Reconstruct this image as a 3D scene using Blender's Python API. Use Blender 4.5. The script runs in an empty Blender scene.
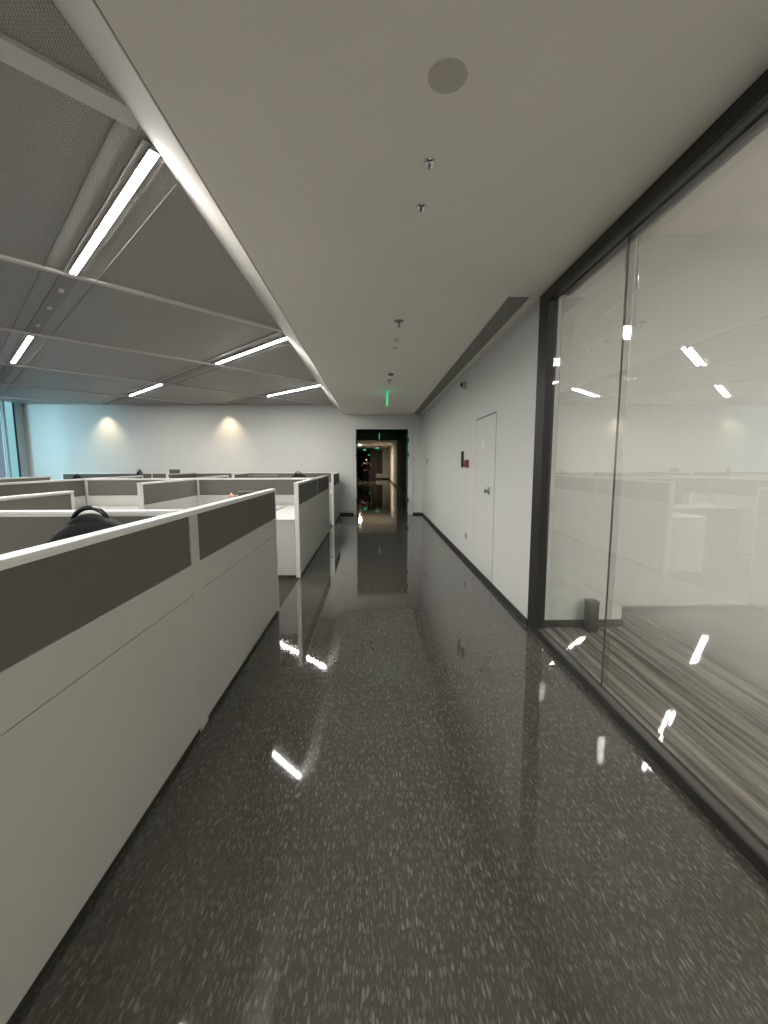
import bpy, bmesh, math, random
from mathutils import Vector, Matrix
random.seed(7)
SC = bpy.context.scene
COL = SC.collection

# ------------------------------------------------------------------ camera
F_PX, YAW, PITCH, ROLL = 415.41, .0242, .1171, -.0025
EYE = 1.45
cam_d = bpy.data.cameras.new('camera'); cam = bpy.data.objects.new('camera', cam_d); COL.objects.link(cam)
cam_d.sensor_fit = 'HORIZONTAL'; cam_d.sensor_width = 36; cam_d.lens = F_PX / 768 * 36
cam_d.clip_start = .02; cam_d.clip_end = 200
cy, sy, cp, sp = math.cos(YAW), math.sin(YAW), math.cos(PITCH), math.sin(PITCH)
fw = Vector((sy*cp, cy*cp, -sp)); rt = Vector((cy, -sy, 0)); up = rt.cross(fw)
r2 = math.cos(ROLL)*rt + math.sin(ROLL)*up; u2 = -math.sin(ROLL)*rt + math.cos(ROLL)*up
m = Matrix((r2, u2, -fw)).transposed().to_4x4(); m.translation = Vector((0, 0, EYE))
cam.matrix_world = m
SC.camera = cam

# ------------------------------------------------------------------ world, exposure, light strengths
w = bpy.data.worlds.new('night'); SC.world = w; w.use_nodes = True
w.node_tree.nodes['Background'].inputs[0].default_value = (.09, .115, .15, 1)
w.node_tree.nodes['Background'].inputs[1].default_value = .25
SC.view_settings.view_transform = 'Standard'; SC.view_settings.look = 'None'
SC.view_settings.gamma = 1; SC.view_settings.exposure = 2.85
SC.view_settings.use_curve_mapping = False
STRIP_L = 32.0       # ceiling LED strips
SPOT_W = 9.0        # warm wall-washing downlights
CYAN_L = .10         # cyan strip beside the window
ROOM_L = 7.4        # unseen ceiling lights added in the glazed room
OUT_W = 9.0         # unseen cool lamp added outside the left windows
EXIT_L = .11         # exit signs
FAR_W = 55.0         # warm downlight far down the passage

# ------------------------------------------------------------------ geometry constants
ZC = 2.796; XR = 1.367; YE = 11.71; XC = -.943; ZM = 3.05; XG = 1.42; YG = 3.54; CY0 = 11.18; CY1 = 11.42
XL = -9.46; YB = -9.0

# ------------------------------------------------------------------ helpers
def add_box(bm, x0, x1, y0, y1, z0, z1, rot=None, piv=(0, 0, 0), bev=0, mi=0):
    vs = [bm.verts.new((x, y, z)) for x in (x0, x1) for y in (y0, y1) for z in (z0, z1)]
    fs = []
    for idx in ((0,1,3,2),(4,6,7,5),(0,4,5,1),(2,3,7,6),(0,2,6,4),(1,5,7,3)):
        f = bm.faces.new([vs[i] for i in idx]); f.material_index = mi; fs.append(f)
    if bev:
        es = list({e for f in fs for e in f.edges})
        r = bmesh.ops.bevel(bm, geom=es, offset=bev, segments=2, affect='EDGES', profile=.7)
        vs = list({v for v in r['verts']} | {v for v in vs if v.is_valid})
    if rot:
        bmesh.ops.rotate(bm, verts=[v for v in vs if v.is_valid], cent=piv, matrix=rot)
    return vs

def box(*a, **k):
    bm = bmesh.new(); add_box(bm, *a, **k); return bm

def add_prism(bm, pts, z0, z1):
    lo = [bm.verts.new((x, y, z0)) for x, y in pts]; hi = [bm.verts.new((x, y, z1)) for x, y in pts]
    n = len(pts)
    bm.faces.new(lo[::-1]); bm.faces.new(hi)
    for i in range(n): bm.faces.new((lo[i], lo[(i+1) % n], hi[(i+1) % n], hi[i]))

def add_lathe(bm, prof, c=(0, 0, 0), n=24, rot=None):
    rings = []
    for r, z in prof:
        ring = []
        for i in range(n):
            a = 2*math.pi*i/n
            p = Vector((max(r, 1e-4)*math.cos(a), max(r, 1e-4)*math.sin(a), z))
            if rot: p = rot @ p
            ring.append(bm.verts.new(p + Vector(c)))
        rings.append(ring)
    for a, b in zip(rings, rings[1:]):
        for i in range(n): bm.faces.new((a[i], a[(i+1) % n], b[(i+1) % n], b[i]))
    bm.faces.new(rings[0][::-1]); bm.faces.new(rings[-1])

def add_tube(bm, pts, r, n=10):
    pts = [Vector(p) for p in pts]; rings = []
    for i, p in enumerate(pts):
        d = (pts[min(i+1, len(pts)-1)] - pts[max(i-1, 0)]).normalized()
        a = d.orthogonal().normalized()
        if rings: 
            a = (last - d*last.dot(d)).normalized()
        last = a; b = d.cross(a)
        rr = r[i] if isinstance(r, (list, tuple)) else r
        rings.append([bm.verts.new(p + rr*(math.cos(2*math.pi*k/n)*a + math.sin(2*math.pi*k/n)*b)) for k in range(n)])
    for a, b in zip(rings, rings[1:]):
        for i in range(n): bm.faces.new((a[i], a[(i+1) % n], b[(i+1) % n], b[i]))
    bm.faces.new(rings[0][::-1]); bm.faces.new(rings[-1])

def obj(name, bm, mats, parent=None, smooth=False, label=None):
    bmesh.ops.recalc_face_normals(bm, faces=bm.faces)
    me = bpy.data.meshes.new(name); bm.to_mesh(me); bm.free()
    for mt in (mats if isinstance(mats, (list, tuple)) else [mats]): me.materials.append(mt)
    if smooth:
        for p in me.polygons: p.use_smooth = True
    o = bpy.data.objects.new(name, me); COL.objects.link(o)
    if parent: o.parent = parent
    if label: o['label'] = label
    return o

def thing(name, label, cat, loc=(0, 0, 0), rz=0, group=None):
    o = bpy.data.objects.new(name, None); COL.objects.link(o); o.empty_display_size = .1
    o.location = loc; o.rotation_euler = (0, 0, rz); o['label'] = label; o['category'] = cat
    if group: o['group'] = group
    return o

def struct(name, bm, mats, parent=None):
    o = obj(name, bm, mats, parent)
    if not parent: o['kind'] = 'structure'
    return o

def dup(root, loc, rz, label, group=None):
    r = root.copy(); COL.objects.link(r); r.location = loc; r.rotation_euler = (0, 0, rz); r['label'] = label
    if group: r['group'] = group
    for ch in list(root.children):
        c = ch.copy(); COL.objects.link(c); c.parent = r
        for g in list(ch.children):
            d = g.copy(); COL.objects.link(d); d.parent = c
    return r

# ------------------------------------------------------------------ materials
def mat(name, col, rough=.6, metal=0, noise=0, nscale=30, bump=0, bscale=200, spec=.5, coat=0):
    mt = bpy.data.materials.new(name); mt.use_nodes = True
    nt = mt.node_tree; b = nt.nodes['Principled BSDF']
    b.inputs['Roughness'].default_value = rough; b.inputs['Metallic'].default_value = metal
    b.inputs['Specular IOR Level'].default_value = spec
    if coat: b.inputs['Coat Weight'].default_value = coat
    tc = nt.nodes.new('ShaderNodeTexCoord')
    n = nt.nodes.new('ShaderNodeTexNoise'); n.inputs['Scale'].default_value = nscale; n.inputs['Detail'].default_value = 4
    nt.links.new(tc.outputs['Object'], n.inputs['Vector'])
    mx = nt.nodes.new('ShaderNodeMix'); mx.data_type = 'RGBA'
    mx.inputs['A'].default_value = (*[c*(1-noise) for c in col], 1); mx.inputs['B'].default_value = (*[min(1, c*(1+noise)) for c in col], 1)
    nt.links.new(n.outputs['Fac'], mx.inputs['Factor']); nt.links.new(mx.outputs['Result'], b.inputs['Base Color'])
    if bump:
        n2 = nt.nodes.new('ShaderNodeTexNoise'); n2.inputs['Scale'].default_value = bscale
        nt.links.new(tc.outputs['Object'], n2.inputs['Vector'])
        bp = nt.nodes.new('ShaderNodeBump'); bp.inputs['Strength'].default_value = bump; bp.inputs['Distance'].default_value = .002
        nt.links.new(n2.outputs['Fac'], bp.inputs['Height']); nt.links.new(bp.outputs['Normal'], b.inputs['Normal'])
    return mt

def emit(name, col, strength):
    mt = bpy.data.materials.new(name); mt.use_nodes = True; nt = mt.node_tree
    nt.nodes.remove(nt.nodes['Principled BSDF'])
    e = nt.nodes.new('ShaderNodeEmission'); e.inputs[0].default_value = (*col, 1); e.inputs[1].default_value = strength
    nt.links.new(e.outputs[0], nt.nodes['Material Output'].inputs[0]); return mt

M = {}
M['wall'] = mat('white_wall_paint', (.63, .635, .61), .75, noise=.02, nscale=3, bump=.15)
M['ceil'] = mat('ceiling_paint', (.90, .855, .79), .85, noise=.02, nscale=3, bump=.1)
M['base'] = mat('dark_skirting', (.03, .029, .027), .45)
M['frame'] = mat('dark_bronze_frame', (.018, .0165, .015), .5, noise=.1)
M['ledge'] = mat('frame_ledge_metal', (.09, .085, .078), .4, metal=.4)
M['white_lam'] = mat('white_laminate', (.48, .475, .445), .42, noise=.02, nscale=8)
M['rail'] = mat('pale_aluminium_rail', (.75, .75, .72), .35, metal=.15)
M['grid'] = mat('pale_ceiling_grid_metal', (.66, .64, .62), .7)
M['channel'] = mat('track_channel_metal', (.32, .31, .295), .8)
M['black'] = mat('black_plastic', (.006, .006, .0065), .38)
M['leather'] = mat('black_leather', (.004, .004, .004), .6, bump=.3, bscale=90, spec=.2)
M['gloss_black'] = mat('glossy_black_plastic', (.006, .006, .006), .12)
M['chrome'] = mat('chrome', (.8, .8, .78), .15, metal=1)
M['steel'] = mat('satin_steel', (.45, .45, .43), .35, metal=.9)
M['grey'] = mat('warm_grey_plastic', (.22, .21, .20), .5)
M['white_pl'] = mat('white_plastic', (.78, .78, .74), .4)
M['red'] = mat('red_plastic', (.22, .03, .022), .4)
M['gap'] = mat('dark_gap', (.05, .05, .045), .8)
M['seam'] = mat('grey_seam', (.33, .33, .31), .8)
M['strip'] = emit('led_diffuser', (1, .975, .93), STRIP_L)
M['cyan'] = emit('cyan_lit_strip', (.36, .78, .86), CYAN_L)
M['exit'] = emit('green_exit_glow', (.05, 1, .38), EXIT_L)
M['paper'] = mat('paper', (.8, .8, .76), .7)
M['pink'] = mat('pink_rubber', (.75, .33, .25), .5)
M['screen'] = mat('dark_screen', (.085, .08, .074), .4)
M['monitor'] = mat('grey_monitor_plastic', (.10, .095, .088), .5)
M['cream'] = mat('cream_cup', (.62, .5, .42), .5)
M['teal'] = mat('dim_teal_tint', (.05, .17, .19), .9, spec=.08)  # dimness and teal light of the unlit passage put into the colour
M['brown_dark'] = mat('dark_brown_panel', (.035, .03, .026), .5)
M['skin'] = mat('skin', (.42, .26, .19), .5)
M['dark_cloth'] = mat('black_cloth', (.012, .012, .015), .8)
M['red_cloth'] = mat('dark_red_cloth', (.05, .009, .011), .8)
M['hair'] = mat('black_hair', (.01, .009, .008), .4)
M['curtain'] = mat('slate_window_frame', (.42, .48, .48), .5)

def fabric():
    mt = mat('grey_woven_fabric', (.118, .112, .096), .9, noise=.08, nscale=60)
    nt = mt.node_tree; b = nt.nodes['Principled BSDF']
    tc = nt.nodes.new('ShaderNodeTexCoord'); wv = nt.nodes.new('ShaderNodeTexNoise')
    mp = nt.nodes.new('ShaderNodeMapping'); mp.inputs['Scale'].default_value = (400, 400, 60)
    nt.links.new(tc.outputs['Object'], mp.inputs[0]); nt.links.new(mp.outputs[0], wv.inputs['Vector']); wv.inputs['Scale'].default_value = 1
    bp = nt.nodes.new('ShaderNodeBump'); bp.inputs['Strength'].default_value = .4; bp.inputs['Distance'].default_value = .001
    nt.links.new(wv.outputs['Fac'], bp.inputs['Height']); nt.links.new(bp.outputs['Normal'], b.inputs['Normal'])
    return mt
M['fabric'] = fabric()

def terrazzo():
    mt = bpy.data.materials.new('polished_grey_terrazzo'); mt.use_nodes = True; nt = mt.node_tree; b = nt.nodes['Principled BSDF']
    tc = nt.nodes.new('ShaderNodeTexCoord')
    base = nt.nodes.new('ShaderNodeTexNoise'); base.inputs['Scale'].default_value = 2.2; base.inputs['Detail'].default_value = 5
    nt.links.new(tc.outputs['Object'], base.inputs['Vector'])
    r0 = nt.nodes.new('ShaderNodeValToRGB')
    r0.color_ramp.elements[0].position = .3; r0.color_ramp.elements[0].color = (.055, .050, .042, 1)
    r0.color_ramp.elements[1].position = .7; r0.color_ramp.elements[1].color = (.069, .064, .054, 1)
    nt.links.new(base.outputs['Fac'], r0.inputs[0])
    col = r0.outputs[0]
    for sc, sq, thr, c, amt in ((170, .20, .34, (.145, .138, .122), .6), (115, .22, .30, (.16, .153, .135), .6), (72, .24, .24, (.22, .212, .188), .6), (44, .42, .15, (.24, .235, .22), .55)):
        mp = nt.nodes.new('ShaderNodeMapping'); mp.inputs['Scale'].default_value = (sc, sc*sq, sc)
        mp.inputs['Location'].default_value = (sc*.37, sc*.11, .5); nt.links.new(tc.outputs['Object'], mp.inputs[0])
        v = nt.nodes.new('ShaderNodeTexVoronoi'); v.voronoi_dimensions = '2D'; v.inputs['Scale'].default_value = 1
        nt.links.new(mp.outputs[0], v.inputs['Vector'])
        # chip radius differs from chip to chip
        sep = nt.nodes.new('ShaderNodeSeparateColor'); nt.links.new(v.outputs['Color'], sep.inputs[0])
        mul = nt.nodes.new('ShaderNodeMath'); mul.operation = 'MULTIPLY'; mul.inputs[1].default_value = thr*1.5; nt.links.new(sep.outputs[0], mul.inputs[0])
        sub = nt.nodes.new('ShaderNodeMath'); sub.operation = 'SUBTRACT'; nt.links.new(mul.outputs[0], sub.inputs[0]); nt.links.new(v.outputs['Distance'], sub.inputs[1])
        ss = nt.nodes.new('ShaderNodeMapRange'); ss.inputs['From Min'].default_value = 0; ss.inputs['From Max'].default_value = .10
        ss.inputs['To Max'].default_value = amt
        nt.links.new(sub.outputs[0], ss.inputs['Value'])
        m2 = nt.nodes.new('ShaderNodeMath'); m2.operation = 'MULTIPLY'; nt.links.new(ss.outputs[0], m2.inputs[0]); nt.links.new(sep.outputs[1], m2.inputs[1])
        mx = nt.nodes.new('ShaderNodeMix'); mx.data_type = 'RGBA'; mx.inputs['B'].default_value = (*c, 1)
        nt.links.new(m2.outputs[0], mx.inputs['Factor']); nt.links.new(col, mx.inputs['A']); col = mx.outputs['Result']
    nt.links.new(col, b.inputs['Base Color'])
    b.inputs['Roughness'].default_value = .035; b.inputs['Specular IOR Level'].default_value = .85
    return mt
M['terrazzo'] = terrazzo()

def carpet(name, a, bcol, stripes):
    mt = bpy.data.materials.new(name); mt.use_nodes = True; nt = mt.node_tree; b = nt.nodes['Principled BSDF']
    tc = nt.nodes.new('ShaderNodeTexCoord'); mp = nt.nodes.new('ShaderNodeMapping'); nt.links.new(tc.outputs['Object'], mp.inputs[0])
    mp.inputs['Scale'].default_value = (22, .9, 1) if stripes else (40, 40, 1)
    n = nt.nodes.new('ShaderNodeTexNoise'); n.inputs['Scale'].default_value = 1; n.inputs['Detail'].default_value = 3; nt.links.new(mp.outputs[0], n.inputs['Vector'])
    r = nt.nodes.new('ShaderNodeValToRGB'); r.color_ramp.elements[0].position = .36; r.color_ramp.elements[1].position = .64
    r.color_ramp.elements[0].color = (*a, 1); r.color_ramp.elements[1].color = (*bcol, 1)
    nt.links.new(n.outputs['Fac'], r.inputs[0]); nt.links.new(r.outputs[0], b.inputs['Base Color'])
    b.inputs['Roughness'].default_value = .95; b.inputs['Specular IOR Level'].default_value = .1
    n2 = nt.nodes.new('ShaderNodeTexNoise'); n2.inputs['Scale'].default_value = 350; nt.links.new(tc.outputs['Object'], n2.inputs['Vector'])
    bp = nt.nodes.new('ShaderNodeBump'); bp.inputs['Strength'].default_value = .5; bp.inputs['Distance'].default_value = .003
    nt.links.new(n2.outputs['Fac'], bp.inputs['Height']); nt.links.new(bp.outputs['Normal'], b.inputs['Normal'])
    return mt
M['carpet'] = carpet('brown_grey_carpet', (.045, .040, .036), (.07, .063, .055), False)
M['striped'] = carpet('striped_grey_carpet', (.065, .059, .053), (.26, .24, .215), True)

def mesh_metal():
    mt = bpy.data.materials.new('expanded_metal_mesh'); mt.use_nodes = True; nt = mt.node_tree; b = nt.nodes['Principled BSDF']
    tc = nt.nodes.new('ShaderNodeTexCoord'); mp = nt.nodes.new('ShaderNodeMapping'); nt.links.new(tc.outputs['Object'], mp.inputs[0])
    mp.inputs['Rotation'].default_value = (0, 0, math.radians(45)); mp.inputs['Scale'].default_value = (120, 48, 1)
    v = nt.nodes.new('ShaderNodeTexVoronoi'); v.voronoi_dimensions = '2D'; v.feature = 'DISTANCE_TO_EDGE'; v.inputs['Scale'].default_value = 1
    v.inputs['Randomness'].default_value = .35
    nt.links.new(mp.outputs[0], v.inputs['Vector'])
    r = nt.nodes.new('ShaderNodeValToRGB'); r.color_ramp.elements[0].position = .08; r.color_ramp.elements[1].position = .30
    r.color_ramp.elements[0].color = (.50, .475, .45, 1); r.color_ramp.elements[1].color = (.185, .175, .165, 1)
    nt.links.new(v.outputs['Distance'], r.inputs[0]); nt.links.new(r.outputs[0], b.inputs['Base Color'])
    b.inputs['Metallic'].default_value = .35; b.inputs['Roughness'].default_value = .5
    bp = nt.nodes.new('ShaderNodeBump'); bp.invert = True; bp.inputs['Strength'].default_value = .5; bp.inputs['Distance'].default_value = .004
    nt.links.new(v.outputs['Distance'], bp.inputs['Height']); nt.links.new(bp.outputs['Normal'], b.inputs['Normal'])
    return mt
M['mesh'] = mesh_metal()

def perforated():
    mt = bpy.data.materials.new('perforated_grille'); mt.use_nodes = True; nt = mt.node_tree; b = nt.nodes['Principled BSDF']
    tc = nt.nodes.new('ShaderNodeTexCoord')
    v = nt.nodes.new('ShaderNodeTexVoronoi'); v.voronoi_dimensions = '2D'; v.inputs['Scale'].default_value = 120; v.inputs['Randomness'].default_value = 0
    nt.links.new(tc.outputs['Object'], v.inputs['Vector'])
    r = nt.nodes.new('ShaderNodeValToRGB'); r.color_ramp.elements[0].position = .3; r.color_ramp.elements[1].position = .45
    r.color_ramp.elements[0].color = (.16, .155, .14, 1); r.color_ramp.elements[1].color = (.36, .35, .325, 1)
    nt.links.new(v.outputs['Distance'], r.inputs[0]); nt.links.new(r.outputs[0], b.inputs['Base Color']); b.inputs['Roughness'].default_value = .7
    return mt
M['perf'] = perforated()

def glass(film):
    # clear pane: Schlick reflection over see-through; the room face carries a white film that fades out near floor and head
    mt = bpy.data.materials.new('filmed_glass' if film else 'clear_glass'); mt.use_nodes = True; nt = mt.node_tree
    nt.nodes.remove(nt.nodes['Principled BSDF']); out = nt.nodes['Material Output']
    g = nt.nodes.new('ShaderNodeNewGeometry')
    dt = nt.nodes.new('ShaderNodeVectorMath'); dt.operation = 'DOT_PRODUCT'; nt.links.new(g.outputs['Normal'], dt.inputs[0]); nt.links.new(g.outputs['Incoming'], dt.inputs[1])
    ab = nt.nodes.new('ShaderNodeMath'); ab.operation = 'ABSOLUTE'; nt.links.new(dt.outputs['Value'], ab.inputs[0])
    om = nt.nodes.new('ShaderNodeMath'); om.operation = 'SUBTRACT'; om.inputs[0].default_value = 1; nt.links.new(ab.outputs[0], om.inputs[1])
    pw = nt.nodes.new('ShaderNodeMath'); pw.operation = 'POWER'; pw.inputs[1].default_value = 5; nt.links.new(om.outputs[0], pw.inputs[0])
    sc = nt.nodes.new('ShaderNodeMath'); sc.operation = 'MULTIPLY_ADD'; sc.inputs[1].default_value = .86; sc.inputs[2].default_value = .14; nt.links.new(pw.outputs[0], sc.inputs[0])
    tr = nt.nodes.new('ShaderNodeBsdfTransparent'); tr.inputs[0].default_value = (.93, .95, .94, 1)
    gl = nt.nodes.new('ShaderNodeBsdfGlossy'); gl.inputs['Roughness'].default_value = .0
    body = tr.outputs[0]
    if film:
        tc = nt.nodes.new('ShaderNodeTexCoord'); sp_ = nt.nodes.new('ShaderNodeSeparateXYZ'); nt.links.new(tc.outputs['Object'], sp_.inputs[0])
        mr = nt.nodes.new('ShaderNodeMapRange'); mr.inputs['From Max'].default_value = 2.8; nt.links.new(sp_.outputs[2], mr.inputs['Value'])
        rp = nt.nodes.new('ShaderNodeValToRGB'); cr = rp.color_ramp; cr.interpolation = 'EASE'
        cr.elements[0].position = .11; cr.elements[0].color = (.04,)*3 + (1,)
        cr.elements[1].position = .98; cr.elements[1].color = (.30,)*3 + (1,)
        for pos, val in ((.33, .68), (.48, .68), (.76, .36)):
            e = cr.elements.new(pos); e.color = (val,)*3 + (1,)
        nt.links.new(mr.outputs[0], rp.inputs[0])
        df = nt.nodes.new('ShaderNodeBsdfDiffuse'); df.inputs[0].default_value = (.80, .79, .77, 1)
        tl = nt.nodes.new('ShaderNodeBsdfTranslucent'); tl.inputs[0].default_value = (.80, .79, .77, 1)
        mm = nt.nodes.new('ShaderNodeMixShader'); mm.inputs[0].default_value = .5
        nt.links.new(df.outputs[0], mm.inputs[1]); nt.links.new(tl.outputs[0], mm.inputs[2])
        mb = nt.nodes.new('ShaderNodeMixShader'); nt.links.new(rp.outputs[0], mb.inputs[0]); nt.links.new(tr.outputs[0], mb.inputs[1]); nt.links.new(mm.outputs[0], mb.inputs[2])
        body = mb.outputs[0]
    mx = nt.nodes.new('ShaderNodeMixShader'); nt.links.new(sc.outputs[0], mx.inputs[0]); nt.links.new(body, mx.inputs[1]); nt.links.new(gl.outputs[0], mx.inputs[2])
    nt.links.new(mx.outputs[0], out.inputs[0]); return mt
M['glass'] = glass(False); M['film'] = glass(True)

# ------------------------------------------------------------------ setting
struct('floor', box(XC-.01, XR+.03, YB, 62, -.1, 0), M['terrazzo'])
struct('floor', box(XL, XC-.01, YB, YE+.1, -.1, 0), M['carpet'])
struct('floor', box(-1.84, XC-.01, YE+.1, 62, -.1, 0), M['terrazzo'])
struct('floor', box(XR+.03, 6.0, YB, 4.3, -.1, .004), M['striped'])
XI, XO = -.8182, -1.1144
# corridor ceiling with its sloping side, drawn as one profile swept along the corridor
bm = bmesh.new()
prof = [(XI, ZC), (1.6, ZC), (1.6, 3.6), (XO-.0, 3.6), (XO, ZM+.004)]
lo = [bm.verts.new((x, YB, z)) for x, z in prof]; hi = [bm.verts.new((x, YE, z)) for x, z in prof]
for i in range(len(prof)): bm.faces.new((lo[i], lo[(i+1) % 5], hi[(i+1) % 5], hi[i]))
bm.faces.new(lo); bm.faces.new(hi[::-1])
bm.faces.ensure_lookup_table(); bm.faces[4].material_index = 1      # sloping side coloured darker to offset glare from the strip lights
struct('ceiling', bm, [M['ceil'], mat('soffit_side_dimmed', (.56, .535, .49), .85)])
struct('trim_1', box(XI+.004, XI+.010, YB, YE, ZC-.0015, ZC+.002), M['seam'])
struct('ceiling', box(XL, XO, YB, YE, ZM, ZM+.03), M['mesh'])
struct('ceiling', box(XL, XO, YB, YE, 3.55, 3.6), M['ceil'])

def clip(p, d):
    # clip the line p + t d to the office ceiling rectangle
    t0, t1 = -50, 50
    for ax, a, b in ((0, XL+.01, XO+.03), (1, YB+.01, YE-.01)):
        u, v = (a-p[ax])/d[ax], (b-p[ax])/d[ax]
        t0, t1 = max(t0, min(u, v)), min(t1, max(u, v))
    return t0, t1
S2 = math.sqrt(.5)
def bar(name, p, d, w_, z0, z1, m_, t0=None, t1=None):
    if t0 is None: t0, t1 = clip(p, d)
    if t1 - t0 < .05: return None
    a = (p[0]+d[0]*t0, p[1]+d[1]*t0); b = (p[0]+d[0]*t1, p[1]+d[1]*t1); n = (-d[1]*w_/2, d[0]*w_/2)
    bm = bmesh.new(); add_prism(bm, [(a[0]+n[0], a[1]+n[1]), (b[0]+n[0], b[1]+n[1]), (b[0]-n[0], b[1]-n[1]), (a[0]-n[0], a[1]-n[1])], z0, z1)
    return struct(name, bm, m_)
dA = (-S2, S2)     # along the light tracks (X+Y constant)
dB = (S2, S2)      # along the cross bars (Y-X constant)
TR = [-14.76, -11.56, -8.36, -5.16, -1.96, 1.24, 4.43, 7.65, 10.85]
CB = [-9.55, -6.35, -3.15, .05, 3.25, 6.36, 9.60, 12.90, 16.12, 19.3]
tn = 2
for a in TR:
    p = (a/2, a/2)
    bar('trim_%d' % tn, p, dA, .13, ZM-.012, ZM+.001, M['channel']); tn += 1
    for s in (-1, 1):
        q = (p[0]+s*.185*S2, p[1]+s*.185*S2)
        bar('trim_%d' % tn, q, dA, .012, ZM-.008, ZM+.001, M['channel']); tn += 1
for b in CB:
    bar('trim_%d' % tn, (-b/2, b/2), dB, .12 if b == 3.25 else .055, ZM-.02, ZM+.001, M['grid']); tn += 1

# end wall with the passage opening
DX0, DX1, DZ = -.487, .966, 2.39
bm = bmesh.new()
add_box(bm, XL-.1, DX0-.03, YE, YE+.2, 0, 3.6); add_box(bm, DX1+.03, 1.6, YE, YE+.2, 0, 3.6); add_box(bm, DX0-.03, DX1+.03, YE, YE+.2, DZ+.03, 3.6)
struct('wall_end', bm, M['wall'])
struct('wall_right', box(XR, 1.6, YG+.01, YE, 0, ZC+.01), M['wall'])
struct('wall_back', box(XL-.1, 6.1, YB-.15, YB, 0, 3.6), M['wall'])
bm = bmesh.new()
add_box(bm, XL-.15, XL, CY1, YE, 0, 3.6); add_box(bm, XL-.15, XL, YB, CY1, 0, .35); add_box(bm, XL-.15, XL, YB, CY1, 3.1, 3.6)
struct('wall_left', bm, M['curtain'])
# window band in the left wall: each bay a pane between slate mullions
wy = [YB, -4.5, -1.4, 1.7, 4.8, 7.9, CY0-.04]
for i in range(6):
    f = struct('window_%d' % (i+21), box(XL-.10, XL-.08, wy[i]+.03, wy[i+1]-.03, .35, 3.1), M['glass'])
    bm = bmesh.new(); add_box(bm, XL-.12, XL-.03, wy[i+1]-.03, wy[i+1]+.03, .35, 3.1)
    obj('window_frame', bm, M['curtain'], f)
struct('trim_90', box(XL-.10, XL-.03, CY0, CY1-.025, .35, 3.1), M['cyan'])
struct('trim_91', box(XL-.13, XL+.005, CY1-.025, CY1, .35, 3.1), M['frame'])

# unseen cool lamp added outdoors to tint the left end of the end wall
ld = bpy.data.lights.new('added_outdoor_light', 'AREA'); ld.shape = 'RECTANGLE'; ld.size = .9; ld.size_y = 2.2; ld.energy = OUT_W; ld.color = (.45, .82, 1)
lo_ = bpy.data.objects.new('added_outdoor_light', ld); COL.objects.link(lo_); lo_.location = (-10.5, 6.2, 2.0); ld.spread = math.radians(50)
lo_.rotation_euler = (Vector((-9.1, 11.7, 1.9)) - Vector((-10.5, 6.2, 2.0))).to_track_quat('-Z', 'Y').to_euler()

# skirting boards
struct('baseboard_right', box(XR-.012, XR, YG, YE, 0, .06), M['base'])
struct('baseboard_end', box(DX1+.13, XR-.012, YE-.012, YE, 0, .055), M['base'])
struct('baseboard_end', box(XL, DX0-.09, YE-.012, YE, 0, .055), M['base'])

# double doorway in the end wall: casing, two leaves standing open into the passage, hinges
d1 = bpy.data.objects.new('door_1', None); COL.objects.link(d1); d1['kind'] = 'structure'; d1.location = (0, YE, 0)
bm = bmesh.new()
add_box(bm, DX0-.082, DX0, -.02, .2, 0, DZ+.055, bev=.004); add_box(bm, DX1, DX1+.13, -.02, .2, 0, DZ+.055, bev=.004)
add_box(bm, DX0, DX1, -.02, .2, DZ, DZ+.055, bev=.004)
obj('door_frame', bm, M['wall'], d1)
bm = bmesh.new()
add_box(bm, DX0-.088, DX0-.082, -.012, 0, 0, DZ+.061); add_box(bm, DX1+.13, DX1+.136, -.012, 0, 0, DZ+.061); add_box(bm, DX0-.088, DX1+.136, -.012, 0, DZ+.055, DZ+.061)
obj('frame_joint', bm, M['seam'], d1)
bm = bmesh.new(); add_box(bm, DX0-.015, DX0-.001, -.024, -.0, 0.0, DZ); obj('door_stop', bm, M['seam'], d1)
for s, x in ((1, DX0-.045), (-1, DX1+.005)):
    lf = obj('door_leaf', box(x, x+.04, .21, .90, .01, DZ-.02, bev=.003), M['teal'], d1, label='grey-green door leaf standing open')
    hb = bmesh.new(); add_tube(hb, [(x+.02+s*.03, .78, .98), (x+.02+s*.06, .78, .98), (x+.02+s*.06, .68, .98)], .01); obj('door_handle', hb, M['steel'], lf)
for x in (DX0+.005, DX1-.003):
    for z in (.40, 1.68, 2.08):
        hb = bmesh.new(); add_lathe(hb, [(.018, -.06), (.018, .06)], (x, -.03, z), 10); add_box(hb, x-.016, x+.016, -.028, .0, z-.055, z+.055)
        obj('hinge', hb, M['black'], d1)

# flush white door in the right wall
d2 = bpy.data.objects.new('door_2', None); COL.objects.link(d2); d2['kind'] = 'structure'; d2.location = (XR, 0, 0)
obj('door_leaf', box(-.003, .01, 4.68, 5.56, .065, 2.005), M['wall'], d2)
bm = bmesh.new(); add_box(bm, -.004, .01, 4.68, 5.585, 2.005, 2.018); obj('head_gap', bm, M['gap'], d2, label='dark gap above the door')
for y in (4.672, 5.56): obj('side_gap', box(-.0035, .01, y, y+.006, .065, 2.005), M['seam'], d2)
hb = bmesh.new(); add_lathe(hb, [(.045, 0), (.045, .012), (.036, .018)], (-.0, 4.89, 1.12), 24, Matrix.Rotation(-math.pi/2, 3, 'Y'))
add_lathe(hb, [(.012, .015), (.012, .035), (.026, .042), (.026, .058), (.018, .064)], (-.0, 4.89, 1.12), 20, Matrix.Rotation(-math.pi/2, 3, 'Y'))
obj('door_handle', hb, M['steel'], d2, True)
for dy in (0, .09): obj('door_notice', box(-.006, 0, 5.10+dy, 5.17+dy, 1.62, 1.72), M['white_pl'], d2)

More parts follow.
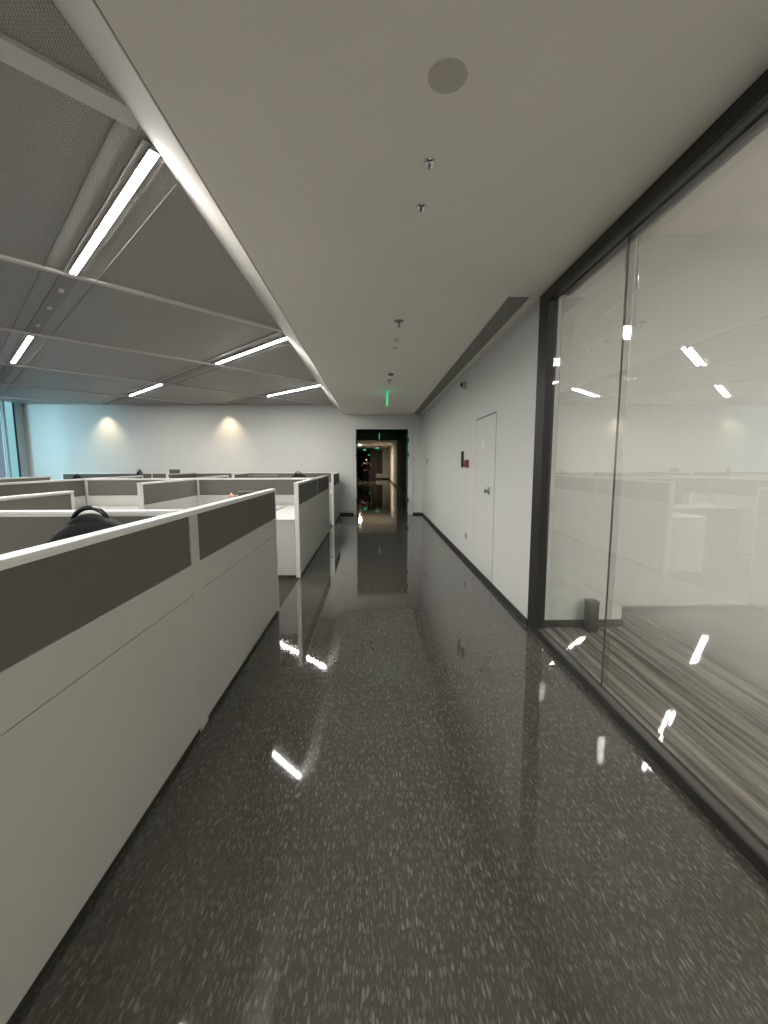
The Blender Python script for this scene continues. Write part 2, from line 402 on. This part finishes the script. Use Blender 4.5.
# glazed wall on the right: dark frame, panes, film
struct('trim_92', box(XR-.004, XR+.075, 3.36, YG, 0, ZC), M['frame'])                       # jamb
struct('trim_93', box(XR-.004, XR+.020, YB, 3.36, ZC-.085, ZC), M['frame'])                 # head, front lip
struct('trim_94', box(XR+.020, XR+.075, YB, 3.36, ZC-.08, ZC), M['ledge'])
struct('trim_95', box(XR-.004, XR+.010, YB, 3.36, 0, .055), M['frame'])                     # sill, front lip
struct('trim_96', box(XR+.010, XR+.075, YB, 3.36, 0, .05), M['ledge'])
gy = [3.355, 2.435, 1.16, 0, -1.2, -2.4, -3.6, -4.8, -6, YB]
for i in range(len(gy)-1):
    bm = box(XG, XG+.048, gy[i+1]+.003, gy[i]-.003, .05, ZC-.08)
    for f in bm.faces: f.material_index = 1 if f.calc_center_median().x > XG+.047 else 0
    bm.normal_update()
    o = struct('window_%d' % (i+6), bm, [M['glass'], M['film']])
    for p in o.data.polygons: p.material_index = 1 if p.center.x > XG+.047 else 0
for i, y in enumerate(gy[1:-1]): struct('trim_%d' % (97+i), box(XG+.001, XG+.010, y-.0028, y+.0028, .05, ZC-.08), M['gap'])
# the room behind it
struct('wall_meeting', box(XR+.075, 2.19, 3.50, 4.25, 0, 3.5), M['wall'])
struct('wall_meeting', box(2.19, 6.1, 3.87, 4.25, 0, 3.5), M['wall'])
struct('wall_meeting', box(6.0, 6.1, YB, 3.87, 0, 3.5), M['wall'])
struct('wall_meeting', box(1.45, 1.6, YB, YG, ZC+.0, 3.5), M['wall'])
struct('ceiling', box(1.45, 6.0, YB, 4.2, 3.45, 3.5), M['ceil'])
struct('baseboard_meeting', box(XR+.08, 2.202, 3.488, 3.50, 0, .07), M['base'])
struct('baseboard_meeting', box(2.202, 6.0, 3.858, 3.87, 0, .055), M['base'])

# passage beyond the doorway
YF = 38
struct('wall_passage_right', box(1.36, 1.5, YE+.2, 24.5, 0, 3), M['teal'])  # unlit stretch of the wall, its dim teal light held in the colour
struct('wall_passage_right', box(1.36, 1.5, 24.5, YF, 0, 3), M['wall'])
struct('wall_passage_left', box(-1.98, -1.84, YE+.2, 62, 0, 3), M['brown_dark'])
struct('ceiling', box(-1.9, 1.5, YE+.2, 25, ZC, ZC+.1), M['teal'])  # unlit part of the ceiling, darkened by colour
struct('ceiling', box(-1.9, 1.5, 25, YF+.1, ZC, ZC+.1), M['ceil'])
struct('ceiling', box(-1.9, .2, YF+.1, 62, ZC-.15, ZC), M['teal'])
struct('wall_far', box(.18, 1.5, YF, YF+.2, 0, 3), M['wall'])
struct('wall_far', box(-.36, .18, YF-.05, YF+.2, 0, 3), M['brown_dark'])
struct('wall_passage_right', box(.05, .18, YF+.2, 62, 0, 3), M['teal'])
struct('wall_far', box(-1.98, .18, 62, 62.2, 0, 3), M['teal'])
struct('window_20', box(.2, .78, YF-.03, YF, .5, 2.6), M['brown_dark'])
struct('baseboard_passage', box(1.345, 1.36, YE+.2, YF, 0, .12), M['base'])
struct('baseboard_passage', box(.18, 1.345, YF-.015, YF, 0, .12), M['base'])

# ------------------------------------------------------------------ lights of the office ceiling
sl = thing('strip_light', 'x', 'ceiling light', group='linear lights in the dark mesh ceiling')
obj('housing', box(-1.0, 1.0, -.028, .028, -.008, .0, bev=.002), M['channel'], sl)
obj('diffuser', box(-.985, .985, -.023, .023, -.0095, -.008), M['strip'], sl)
def put_strip(a, b0, b1, label, first=[True]):
    b = (b0+b1)/2; loc = ((a-b)/2, (a+b)/2, ZM-.012)
    if first[0]:
        first[0] = False; sl.location = loc; sl.rotation_euler = (0, 0, math.radians(135)); sl['label'] = label; return sl
    return dup(sl, loc, math.radians(135), label)
put_strip(1.24, 3.56, 6.16, 'largest glowing white linear light, nearest in the dark mesh ceiling')
put_strip(1.24, 9.76, 12.60, 'short glowing linear light at the far left, in line with the socketed track')
put_strip(4.43, 6.66, 9.35, 'long linear light in the mesh ceiling meeting the corridor soffit above the cubicles')
put_strip(4.43, 12.95, 15.80, 'smallest linear light, further along the track near the end wall')
put_strip(7.65, 9.90, 12.55, 'farthest linear light touching the corridor soffit by the end wall')
OFF = 'linear light added in the mesh ceiling outside the picture, over the office'  # unseen strips added to brighten the room, continuing the track pattern
put_strip(-1.96, .2, 2.9, OFF); put_strip(-1.96, 6.5, 9.3, OFF); put_strip(-1.96, 12.95, 15.8, OFF)
put_strip(-5.16, 3.42, 6.16, OFF); put_strip(-5.16, -3, -.1, OFF); put_strip(-8.36, .2, 3.1, OFF); put_strip(-8.36, 6.5, 9.3, OFF); put_strip(-8.36, -6.2, -3.3, OFF); put_strip(-11.56, -3, -.1, OFF); put_strip(-5.16, 9.76, 12.6, OFF)

# little white sockets in the unlit stretches of track
sk = thing('track_socket', 'x', 'ceiling socket', group='white clips in the unlit ceiling track')
bm = bmesh.new(); add_box(bm, -.045, .045, -.02, .02, -.008, 0, bev=.002); obj('cover', bm, M['grid'], sk)
bm = bmesh.new(); add_box(bm, -.03, .03, -.012, -.006, -.014, -.008); add_box(bm, -.03, .03, .006, .012, -.014, -.008); add_box(bm, -.012, .012, -.012, .012, -.012, -.008)
obj('clip', bm, M['white_pl'], sk)
for i, b in enumerate((6.98, 7.85, 8.95)):
    loc = ((1.24-b)/2, (1.24+b)/2, ZM-.012)
    lab = ['white clip in the unlit track nearest the big linear light', 'middle white clip in the unlit ceiling track', 'white clip in the unlit track nearest the short far-left light'][i]
    if i == 0: sk.location = loc; sk.rotation_euler = (0, 0, math.radians(135)); sk['label'] = lab
    else: dup(sk, loc, math.radians(135), lab)

# warm downlights washing the end wall
for i, x in enumerate((-7.25, -3.95)):
    t = thing('downlight', ['small downlight throwing a warm cone on the end wall, near the window', 'small downlight throwing a warm cone on the end wall, nearer the doorway'][i], 'ceiling light', (x, YE-.30, ZM-.001), group='warm downlights by the end wall')
    bm = bmesh.new(); add_lathe(bm, [(.05, 0), (.055, -.004), (.05, -.012), (.035, -.012), (.03, -.002)], n=24); obj('rim', bm, M['white_pl'], t)
    ld = bpy.data.lights.new('warm_spot', 'SPOT'); ld.energy = SPOT_W; ld.color = (1, .80, .52); ld.spot_size = math.radians(80); ld.spot_blend = 1.0; ld.shadow_soft_size = .02
    lo_ = bpy.data.objects.new('warm_spot', ld); COL.objects.link(lo_); lo_.parent = t; lo_.location = (0, 0, -.03); lo_.rotation_euler = (math.radians(8), 0, 0)

# warm downlight far down the passage
t = thing('ceiling_panel_light', 'bright warm ceiling light far down the dark passage', 'ceiling light', (-1.03, 30.9, ZC))
obj('housing', box(-.09, .09, -.6, .6, -.02, 0), M['white_pl'], t)
obj('diffuser', box(-.08, .08, -.58, .58, -.024, -.02), emit('warm_far_light', (1, .82, .58), FAR_W), t)

# unseen ceiling lights added in the glazed room to brighten film and corridor
ml = thing('added_room_light', 'x', 'ceiling light', group='flat ceiling lights added to the glazed room, outside the picture')
obj('housing', box(-.62, .62, -.32, .32, -.05, 0, bev=.004), M['white_pl'], ml)
obj('diffuser', box(-.6, .6, -.3, .3, -.056, -.05), emit('added_room_panel', (1, .935, .86), ROOM_L), ml)
for i, (x, y) in enumerate(((3.9, .6), (3.9, -1.6), (3.9, -3.8), (3.9, -6.0))):
    if i == 0: ml.location = (x, y, 3.45); ml['label'] = 'flat ceiling light added to the glazed room, outside the picture'
    else: dup(ml, (x, y, 3.45), 0, 'flat ceiling light added to the glazed room, outside the picture')

# ------------------------------------------------------------------ corridor ceiling fittings
t = thing('ceiling_speaker', 'round flat grey speaker grille in the corridor ceiling, nearest the viewer', 'speaker', (.267, 1.617, ZC))
bm = bmesh.new(); add_lathe(bm, [(.069, 0), (.069, -.002), (.066, -.004)], n=40); obj('grille', bm, mat('speaker_grille_grey', (.60, .56, .51), .9, bump=.3, bscale=600), t)
bm = bmesh.new(); add_lathe(bm, [(.073, 0), (.073, -.001), (.069, -.0015)], n=40); obj('rim', bm, M['ceil'], t)
def pinspot(loc, label, r=.026):
    t = thing('pin_spotlight', label, 'spotlight', loc, group='tiny white-rimmed spotlights in the corridor ceiling')
    bm = bmesh.new(); add_lathe(bm, [(r*1.08, 0), (r*1.08, -.003), (r, -.008), (r*.86, -.017), (r*.6, -.024), (r*.25, -.028), (.001, -.029)], n=32); obj('reflector', bm, M['chrome'], t, True)
    bm = bmesh.new(); add_box(bm, -r*.5, r*.5, -r*.95, -r*.70, -.016, -.004); add_box(bm, -r*.11, r*.11, -r*.7, r*.1, -.031, -.022); obj('bridge', bm, M['black'], t)
for y, l in ((2.03, 'tiny white-rimmed spotlight in the corridor ceiling, first beyond the round speaker'), (2.358, 'tiny white-rimmed spotlight in the corridor ceiling, second beyond the round speaker'),
             (4.72, 'tiny spotlight just beyond the nearer ceiling sprinkler'), (5.08, 'tiny spotlight furthest from the viewer in the corridor ceiling')):
    pinspot((.257, y, ZC), l)
def sprinkler(loc, label):
    t = thing('sprinkler', label, 'sprinkler', loc, group='sprinklers in the corridor ceiling')
    bm = bmesh.new(); add_lathe(bm, [(.045, 0), (.045, -.003), (.03, -.009), (.012, -.012)], n=28); obj('escutcheon', bm, M['grey'], t, True)
    bm = bmesh.new(); add_lathe(bm, [(.010, -.01), (.010, -.03), (.006, -.034), (.006, -.05), (.018, -.052), (.018, -.055)], n=16); obj('nozzle', bm, M['grey'], t, True)
sprinkler((.248, 4.14, ZC), 'nearer ceiling sprinkler with round grey plate over the corridor')
sprinkler((.264, 6.97, ZC), 'farther ceiling sprinkler just before the green exit sign')
t = thing('smoke_detector', 'small round grey smoke detector on the corridor ceiling before the exit sign', 'smoke detector', (.267, 6.44, ZC))
bm = bmesh.new(); add_lathe(bm, [(.05, 0), (.05, -.012)], n=28); obj('base_plate', bm, M['white_pl'], t, True)
bm = bmesh.new(); add_lathe(bm, [(.044, -.012), (.042, -.03), (.028, -.04), (.01, -.042)], n=28); obj('sensor_cap', bm, M['grey'], t, True)

def exit_sign(loc, label, rz=0, w_=.36, h_=.17, drop=.0):
    t = thing('exit_sign', label, 'exit sign', loc, rz, group='green exit signs')
    obj('bracket', box(-.015, .015, -w_/2, w_/2, -.02-drop, 0), M['grey'], t)
    pn = obj('sign_panel', box(-.010, .010, -w_/2, w_/2, -.02-drop-h_, -.02-drop, bev=.002), M['exit'], t)
    return t
exit_sign((.256, 8.0, ZC), 'green exit sign hanging edge-on from the corridor ceiling', h_=.24)
exit_sign((.26, 19.4, ZC), 'green exit sign hanging edge-on in the dark passage beyond the doorway', h_=.24)
exit_sign((.28, 36.5, ZC+.1), 'green exit sign facing forward at the far end of the passage', math.pi/2, .36, .13, .03)
exit_sign((-.80, 36.8, ZC), 'green exit sign at the left of the far passage end', math.pi/2, .24, .10, .12)
exit_sign((-.62, 55, ZC-.15), 'smallest green exit sign, deepest in the passage', math.pi/2, .26, .11, .05)

# ceiling air grille along the right wall
t = thing('air_grille', 'long dark linear air grille in the corridor ceiling beside the right wall', 'vent', (0, 0, ZC))
obj('grille', box(1.104, 1.284, 3.55, YE-.005, -.002, .004), M['perf'], t)
bm = bmesh.new(); add_box(bm, 1.284, 1.292, 3.55, YE-.005, -.007, .004); add_box(bm, 1.098, 1.104, 3.55, YE-.005, -.005, .004); add_box(bm, 1.335, 1.345, 3.55, YE-.005, -.004, .004)
obj('edge_frame', bm, M['ceil'], t)

# ------------------------------------------------------------------ things on the right wall
t = thing('wall_sensor', 'small white cone-shaped alarm lamp high on the right wall', 'wall sensor', (XR, 6.2, 2.58))
R90 = Matrix.Rotation(-math.pi/2, 3, 'Y')
bm = bmesh.new(); add_box(bm, -.015, 0, -.055, .055, -.06, .06, bev=.005); obj('base_plate', bm, M['white_pl'], t)
bm = bmesh.new(); add_lathe(bm, [(.058, .015), (.054, .05), (.036, .07)], n=24, rot=R90); obj('housing', bm, mat('shaded_white_plastic', (.42, .40, .35), .5), t, True)  # white housing toned darker, its shading put into the colour
bm = bmesh.new(); add_lathe(bm, [(.034, .07), (.030, .09), (.012, .10)], n=20, rot=R90); obj('lens', bm, mat('brown_lens', (.10, .05, .03), .2), t, True)
t = thing('call_point', 'small red fire alarm box on the right wall beside the flush door', 'fire alarm', (XR, 6.04, 1.44))
obj('housing', box(-.045, 0, -.055, .055, -.055, .055, bev=.006), M['red'], t)
obj('push_plate', box(-.048, -.044, -.03, .03, -.03, .03), M['brown_dark'], t)
t = thing('wall_sign', 'narrow dark vertical plate on the right wall beside the red alarm box', 'sign', (XR, 6.36, 1.50))
obj('plate', box(-.03, 0, -.035, .035, -.115, .125, bev=.003), M['frame'], t)
t = thing('wall_outlet', 'small white power outlet low on the right wall', 'outlet', (XR, 6.07, .37))
obj('plate', box(-.008, 0, -.043, .043, -.043, .043, bev=.003), M['seam'], t)
obj('socket', box(-.0095, -.008, -.02, .02, -.012, .012), M['gap'], t)
t = thing('light_switch', 'small grey switch plate on the right wall near the doorway', 'switch', (XR, 10.7, 1.50))
obj('plate', box(-.012, 0, -.05, .05, -.06, .06, bev=.003), M['grey'], t)
obj('rocker', box(-.016, -.012, -.02, .02, -.03, .03), M['gap'], t)

# ------------------------------------------------------------------ behind the glass
t = thing('floor_box', 'slim dark upright box on the striped carpet behind the glass wall', 'box', (1.87, 3.41, .004))
obj('body', box(-.042, .042, -.045, .045, 0, .26, bev=.006), M['frame'], t)
obj('cap', box(-.046, .046, -.049, .049, .26, .272, bev=.003), M['base'], t)
t = thing('ceiling_rod', 'pair of slim shiny rods high up behind the glass wall', 'rod', (2.10, 3.44, 3.45))
for x, z0 in ((0, -.95), (-.10, -.50)):
    bm = bmesh.new(); add_tube(bm, [(x, 0, -.0), (x, 0, z0)], .013); obj('rod', bm, M['chrome'], t, True)
obj('mount', box(-.14, .06, -.03, .03, -.02, 0), M['grey'], t)

# ------------------------------------------------------------------ cubicle partitions
ZT = 1.21
def partition(label, x0, y0, x1, y1, posts=(), end0=True, end1=True, group=None, postw=.03, endw=.035, flip=1, seamz=.766, zt=ZT):
    L = math.hypot(x1-x0, y1-y0); rz = math.atan2(y1-y0, x1-x0)
    t = thing('cubicle_partition', label, 'partition', (x0, y0, 0), rz, group)
    cuts = [0] + list(posts) + [L]
    lo_ = [0 + (endw if end0 else 0)] + [p+postw/2 for p in posts]
    hi_ = [p-postw/2 for p in posts] + [L - (endw if end1 else 0)]
    for a, b in zip(lo_, hi_):
        obj('fabric_panel', box(a, b, -.022, .022, .928, zt-.028, bev=.003), M['fabric'], t)
        obj('upper_panel', box(a, b, -.024, .024, seamz+.003, .926, bev=.0015), M['white_lam'], t)
        obj('lower_panel', box(a, b, -.024, .024, .03, seamz, bev=.0015), M['white_lam'], t)
    for p in posts: obj('post', box(p-postw/2, p+postw/2, -.025, .025, .0, zt-.026, bev=.002), M['white_lam'], t)
    if end0: obj('end_post', box(0, endw, -.027, .027, 0, zt-.026, bev=.003), M['rail'], t)
    if end1: obj('end_post', box(L-endw, L, -.027, .027, 0, zt-.026, bev=.003), M['rail'], t)
    bm = bmesh.new(); add_box(bm, 0, L, -.024, .024, zt-.028, zt-.018); add_box(bm, 0, L, -.03, .03, zt-.018, zt, bev=.004)
    obj('top_rail', bm, M['rail'], t)
    obj('plinth', box(.005, L-.005, -.018, .018, 0, .03), M['base'], t)
    return t
XM = XC - .027
# island A, beside the viewer
partition('long nearest corridor partition with dark fabric band and white lower panels', XM, -1.6, XM, 4.0, posts=(1.96, 3.78), postw=.10, endw=.02)
partition('crosswise grey partition behind the black chair, joining the nearest corridor partition', -4.65, 2.18, XM-.03, 2.18, end1=False, end0=True, posts=(1.87,))
partition('short divider ending just beyond the crosswise rail, left of the black chair', -2.74, 2.215, -2.74, 3.82, end0=False)
partition('divider between the near desks, before the black chair row', -2.78, .4, -2.78, 2.145, end1=False)
partition('outer back partition of the nearest cubicle group', -4.68, .4, -4.68, 3.96)
# island B
partition('second corridor partition, standing alone across the aisle from the nearest one', XM, 5.2, XM, 8.80, posts=(1.79,), postw=.04)
partition('long crosswise partition behind the desk with the dark monitor', -4.76, 7.0, XM-.03, 7.0, end1=False, end0=False, posts=(.02, 1.84), postw=.035)
partition('divider with a white end post left of the desk with the pink-topped tumbler', -2.95, 5.3, -2.95, 6.965, end0=True, end1=False)
partition('slanting-rail partition at the left picture edge, closing the middle desk group', -4.80, 4.9, -4.80, 8.75, posts=(2.1,))
partition('low divider behind the long crosswise partition, in the middle desk group', -3.05, 7.035, -3.05, 8.75, end0=False)
# island C, against the end wall
partition('farthest corridor partition, small, beside the doorway end wall', XM, 9.75, XM, 11.45)
partition('farthest crosswise partition, running along the foot of the end wall', -8.4, 11.45, XM-.03, 11.45, posts=(2.4, 4.8), end1=False)
partition('small divider in the far desk group, right of centre', -3.3, 9.85, -3.3, 11.415, end1=False)
partition('small divider in the far desk group beside the upright monitor', -4.85, 9.9, -4.85, 11.415, end1=False)
# further left
partition('partition behind the left picture edge, nearer the window', -6.55, 5.0, -6.55, 8.6, posts=(1.8,))

# desks: worktop on panel legs with a drawer pedestal
def desk(label, x0, x1, y0, y1, pedestal=None, zt=.75):
    t = thing('desk', label, 'desk', ((x0+x1)/2, (y0+y1)/2, 0)); w_, d_ = (x1-x0)/2, (y1-y0)/2
    obj('worktop', box(-w_, w_, -d_, d_, zt-.025, zt, bev=.002), M['white_lam'], t)
    for a in (-1, 1):
        if w_ > d_: obj('leg', box(a*(w_-.03)-.012, a*(w_-.03)+.012, -d_+.03, d_-.01, 0, zt-.025), M['white_lam'], t)
        else: obj('leg', box(-w_+.005, w_-.005, a*(d_-.02)-.012, a*(d_-.02)+.012, 0.03, zt-.025), M['white_lam'], t)
    return t
desk('white desk behind the crosswise partition in the nearest cubicle group', -2.70, -1.50, 2.22, 2.85)
desk('white side desk with end panel along the nearest corridor partition', -1.48, -.998, 2.22, 3.95)
desk('white desk left of the black chair', -2.74, -2.15, .5, 2.14)
desk('outer white desk of the nearest cubicle group', -4.64, -2.82, 2.22, 2.85)
desk('white side desk whose end panel faces the aisle by the second corridor partition', -1.45, -.998, 5.2, 6.96)
desk('white desk carrying the dark monitor and the tumbler', -2.91, -1.47, 6.3, 6.96)
desk('white desk left of the divider with the white end post', -4.61, -2.99, 6.3, 6.96)
desk('small white desk in the farthest cubicle group', -1.45, -.998, 9.75, 11.40)
desk('white desk behind the long crosswise partition', -3.0, -1.05, 7.04, 7.65)
desk('white desk behind the long crosswise partition, left of the low divider', -4.6, -3.1, 7.04, 7.65)
desk('far white desk along the end wall', -3.25, -1.47, 10.8, 11.40)

def monitor(label, x, y, zt, w_=.5, h_=.30, rz=0, z0=.75):
    t = thing('monitor', label, 'monitor', (x, y, z0), rz); H = zt - z0
    obj('display', box(-w_/2, w_/2, -.012, .018, H-h_, H, bev=.004), M['monitor'], t)
    obj('screen', box(-w_/2+.008, w_/2-.008, -.0135, -.012, H-h_+.012, H-.008), M['screen'], t)
    obj('bezel', box(-w_/2, w_/2, -.012, .018, H, H+.006), M['steel'], t)
    obj('stand', box(-.025, .025, .018, .04, .01, H-.08), M['black'], t)
    obj('foot', box(-.12, .12, -.07, .1, 0, .012, bev=.003), M['black'], t)
monitor('dark monitor on the white desk behind the nearest partition, beside the tumbler', -1.86, 6.55, 1.015, .52, .24)
monitor('upright grey monitor showing above the far dividers', -5.14, 10.9, 1.30, .26, .30)
monitor('low dark monitor behind the long crosswise partition, left of the round-topped chair', -1.95, 7.35, 1.24, .50, .3)
desk('far white desk under the upright monitor', -5.6, -4.89, 10.6, 11.40)

t = thing('tumbler', 'small pale tumbler with a pink top on the desk beside the dark monitor', 'cup', (-2.18, 6.4, .75))
bm = bmesh.new(); add_lathe(bm, [(.03, 0), (.038, .09), (.042, .20), (.040, .202)], n=20); obj('body', bm, M['cream'], t, True)
bm = bmesh.new(); add_lathe(bm, [(.044, .20), (.046, .212), (.035, .225), (.014, .232), (.012, .25), (.004, .255)], n=20); obj('lid', bm, M['pink'], t, True)
for i, (x, y, r, l) in enumerate(((-2.55, 6.55, .2, 'sheets of white paper on the desk, left of the tumbler'), (-3.3, 6.6, -.1, 'sheets of white paper on the desk left of the white end post'))):
    t = thing('paper_stack', l, 'paper', (x, y, .75), r)
    obj('sheet', box(-.105, .105, -.148, .148, 0, .012), M['paper'], t); o = obj('sheet', box(-.105, .105, -.148, .148, .012, .018), M['paper'], t); o.rotation_euler = (0, 0, .25)

# ------------------------------------------------------------------ office chairs
def pad(bm, cx, cz, w_, h_, d_, y=0, curve=.0, n=16, top_round=.5, power=2.6):
    # cushion: superellipse outline filled with rings, domed to both faces
    rings = []
    for side in (-1, 1):
        for k in range(5):
            f = k/4
            s = math.cos(f*math.pi/2)**.55 if side == 1 else 1
    # outline sweep around the rim in 6 depth stations
    st = [(-.5, .80), (-.42, .93), (-.15, 1.0), (.15, 1.0), (.42, .93), (.5, .80)]
    prev = None; first = None; N = 36
    for dpt, sc in st:
        ring = []
        for i in range(N):
            a = 2*math.pi*i/N; ca, sa = math.cos(a), math.sin(a)
            px = math.copysign(abs(ca)**(2/power), ca)*w_/2*sc; pz = math.copysign(abs(sa)**(2/power), sa)*h_/2*sc
            if pz > 0: px *= 1 - top_round*(pz/(h_/2))**2*.5
            ring.append(bm.verts.new((cx+px, y + dpt*d_ + curve*(px/(w_/2))**2, cz+pz)))
        if prev:
            for i in range(N): bm.faces.new((prev[i], prev[(i+1) % N], ring[(i+1) % N], ring[i]))
        else: first = ring
        prev = ring
    for ring in (first[::-1], prev):
        c = sum((v.co for v in ring), Vector())/N; cv = bm.verts.new(c)
        for i in range(N): bm.faces.new((ring[i], ring[(i+1) % N], cv))
def office_chair(label, loc, rz, big=True):
    t = thing('office_chair', label, 'chair', loc, rz, 'black office chairs')
    bm = bmesh.new(); pad(bm, 0, 0, .50, .48, .09, y=0); bmesh.ops.rotate(bm, verts=bm.verts, cent=(0, 0, 0), matrix=Matrix.Rotation(math.pi/2, 3, 'X'))
    bmesh.ops.translate(bm, verts=bm.verts, vec=(0, 0, .46)); obj('seat', bm, M['leather'], t, True)
    bm = bmesh.new(); pad(bm, -.02, .825, .62, .75, .10, y=-.24, curve=.03, top_round=.72); obj('backrest', bm, M['leather'], t, True)
    # headrest: rounded cushion with a glossy carrying loop over it
    bm = bmesh.new(); pad(bm, .01, 1.136, .205, .155, .08, y=-.25, top_round=.7); hr = obj('headrest', bm, M['leather'], t, True)
    bm = bmesh.new(); pts = []
    for i in range(17):
        a = math.pi*i/16; pts.append((.006+.085*math.cos(a), -.25, 1.165+.076*math.sin(a)))
    add_tube(bm, pts, .011, 10); obj('headrest_loop', bm, M['gloss_black'], hr, True)
    bm = bmesh.new(); add_tube(bm, [(0, -.19, .44), (0, -.31, .50), (0, -.31, .80)], .02); obj('back_bracket', bm, M['black'], t, True)
    for s in (-1, 1):
        bm = bmesh.new(); add_tube(bm, [(s*.23, .02, .43), (s*.29, .02, .45), (s*.30, .02, .62), (s*.30, .02, .66)], .014); add_box(bm, s*.30-.035, s*.30+.035, -.12, .14, .66, .69, bev=.008)
        obj('armrest', bm, M['black'], t)
    bm = bmesh.new(); add_lathe(bm, [(.028, .09), (.028, .28), (.018, .28), (.018, .42)], n=16); obj('gas_lift', bm, M['steel'], t, True)
    for k in range(5):
        a = 2*math.pi*k/5; c_, s_ = math.cos(a), math.sin(a)
        bm = bmesh.new(); add_tube(bm, [(.02*c_, .02*s_, .10), (.16*c_, .16*s_, .09), (.30*c_, .30*s_, .075)], [.024, .019, .014]); lg = obj('leg', bm, M['black'], t, True)
        bm = bmesh.new(); add_lathe(bm, [(.026, -.022), (.03, -.016), (.03, .016), (.026, .022)], (.30*c_, .30*s_, .03), 16, Matrix.Rotation(math.pi/2, 3, 'X')); obj('caster', bm, M['black'], lg, True)
    return t
ch = office_chair('large black high-back office chair with a looped headrest behind the nearest partition', (-1.355, 1.76, 0), math.pi)
dup(ch, (-6.05, 8.3, 0), 2.8, 'dark chair top poking above the partitions nearest the window, left of the others')
c2 = dup(ch, (-5.20, 8.9, 0), 2.3, 'dark slanted chair headrest showing over the partition in the middle distance'); c2.scale = (1, 1, 1.07)
c3 = dup(ch, (-1.86, 10.1, 0), math.pi, 'small black round-topped chair above the second corridor partition')

# ------------------------------------------------------------------ person far down the passage
def person():
    t = thing('person', 'person in dark red top standing in the far passage, arms bent outward', 'person', (-.52, 30, 0), math.pi)
    J = {'pel': (0, 0, .93, .12), 'wai': (0, 0, 1.08, .11), 'che': (0, .01, 1.28, .135), 'nek': (0, 0, 1.45, .05), 'hdb': (0, .01, 1.53, .065), 'hdm': (0, .02, 1.60, .085), 'hdt': (0, .01, 1.67, .06),
         'shl': (.17, 0, 1.40, .055), 'ell': (.36, .03, 1.20, .042), 'wrl': (.30, .25, 1.34, .03), 'hal': (.27, .33, 1.38, .03),
         'shr': (-.17, 0, 1.40, .055), 'elr': (-.36, .03, 1.20, .042), 'wrr': (-.30, .25, 1.34, .03), 'har': (-.27, .33, 1.38, .03),
         'hil': (.09, 0, .88, .085), 'knl': (.10, .02, .50, .06), 'anl': (.10, -.01, .09, .042), 'tol': (.11, .15, .04, .035),
         'hir': (-.09, 0, .88, .085), 'knr': (-.10, .02, .50, .06), 'anr': (-.10, -.01, .09, .042), 'tor': (-.11, .15, .04, .035)}
    E_ = ['pel wai', 'wai che', 'che nek', 'nek hdb', 'hdb hdm', 'hdm hdt', 'che shl', 'shl ell', 'ell wrl', 'wrl hal', 'che shr', 'shr elr', 'elr wrr', 'wrr har',
          'pel hil', 'hil knl', 'knl anl', 'anl tol', 'pel hir', 'hir knr', 'knr anr', 'anr tor']
    def skin(name, keys, edges, mt, grow=0, parent=t):
        me = bpy.data.meshes.new(name); me.from_pydata([J[k][:3] for k in keys], [tuple(keys.index(q) for q in e.split()) for e in edges], [])
        me.materials.append(mt); o = bpy.data.objects.new(name, me); COL.objects.link(o); o.parent = parent
        md = o.modifiers.new('skin', 'SKIN'); md.use_smooth_shade = True
        for i, k in enumerate(keys):
            r = J[k][3]+grow; me.skin_vertices[0].data[i].radius = (r, r*.8 if k in ('pel', 'wai', 'che') else r)
        me.skin_vertices[0].data[0].use_root = True
        s = o.modifiers.new('sub', 'SUBSURF'); s.levels = 2; s.render_levels = 2
        return o
    body = skin('body', list(J), E_, M['skin'])
    skin('shirt', ['che', 'wai', 'shl', 'ell', 'shr', 'elr', 'pel'], ['pel wai', 'wai che', 'che shl', 'shl ell', 'che shr', 'shr elr'], M['red_cloth'], .028)
    skin('trousers', ['pel', 'hil', 'knl', 'anl', 'hir', 'knr', 'anr'], ['pel hil', 'hil knl', 'knl anl', 'pel hir', 'hir knr', 'knr anr'], M['dark_cloth'], .03)
    bm = bmesh.new(); bmesh.ops.create_uvsphere(bm, u_segments=20, v_segments=12, radius=.105)
    for v in bm.verts:
        v.co.z *= 1.05
        if v.co.y > .03 and v.co.z < .03: v.co.y = .03
    bmesh.ops.translate(bm, verts=bm.verts, vec=(0, -.005, 1.635)); obj('hair', bm, M['hair'], t, True)
    for s in (-1, 1):
        for k in range(4):
            bm = bmesh.new(); x = s*.27 + (k-1.5)*.018
            add_tube(bm, [(x, .33, 1.40), (x-s*.004, .36, 1.44), (x-s*.02, .35, 1.47-.008*abs(k-1.5))], [.009, .008, .007], 8); obj('finger', bm, M['skin'], t, True)
        bm = bmesh.new(); add_tube(bm, [(s*.25, .32, 1.38), (s*.215, .34, 1.40), (s*.20, .35, 1.42)], [.011, .009, .008], 8); obj('thumb', bm, M['skin'], t, True)
        bm = bmesh.new(); add_lathe(bm, [(.012, -.02), (.018, 0), (.012, .02)], (s*.083, .01, 1.60), 10); obj('ear', bm, M['skin'], t, True)
    bm = bmesh.new(); add_lathe(bm, [(.014, -.03), (.009, .01), (.004, .03)], (0, .105, 1.60), 8); obj('nose', bm, M['skin'], t, True)
person()
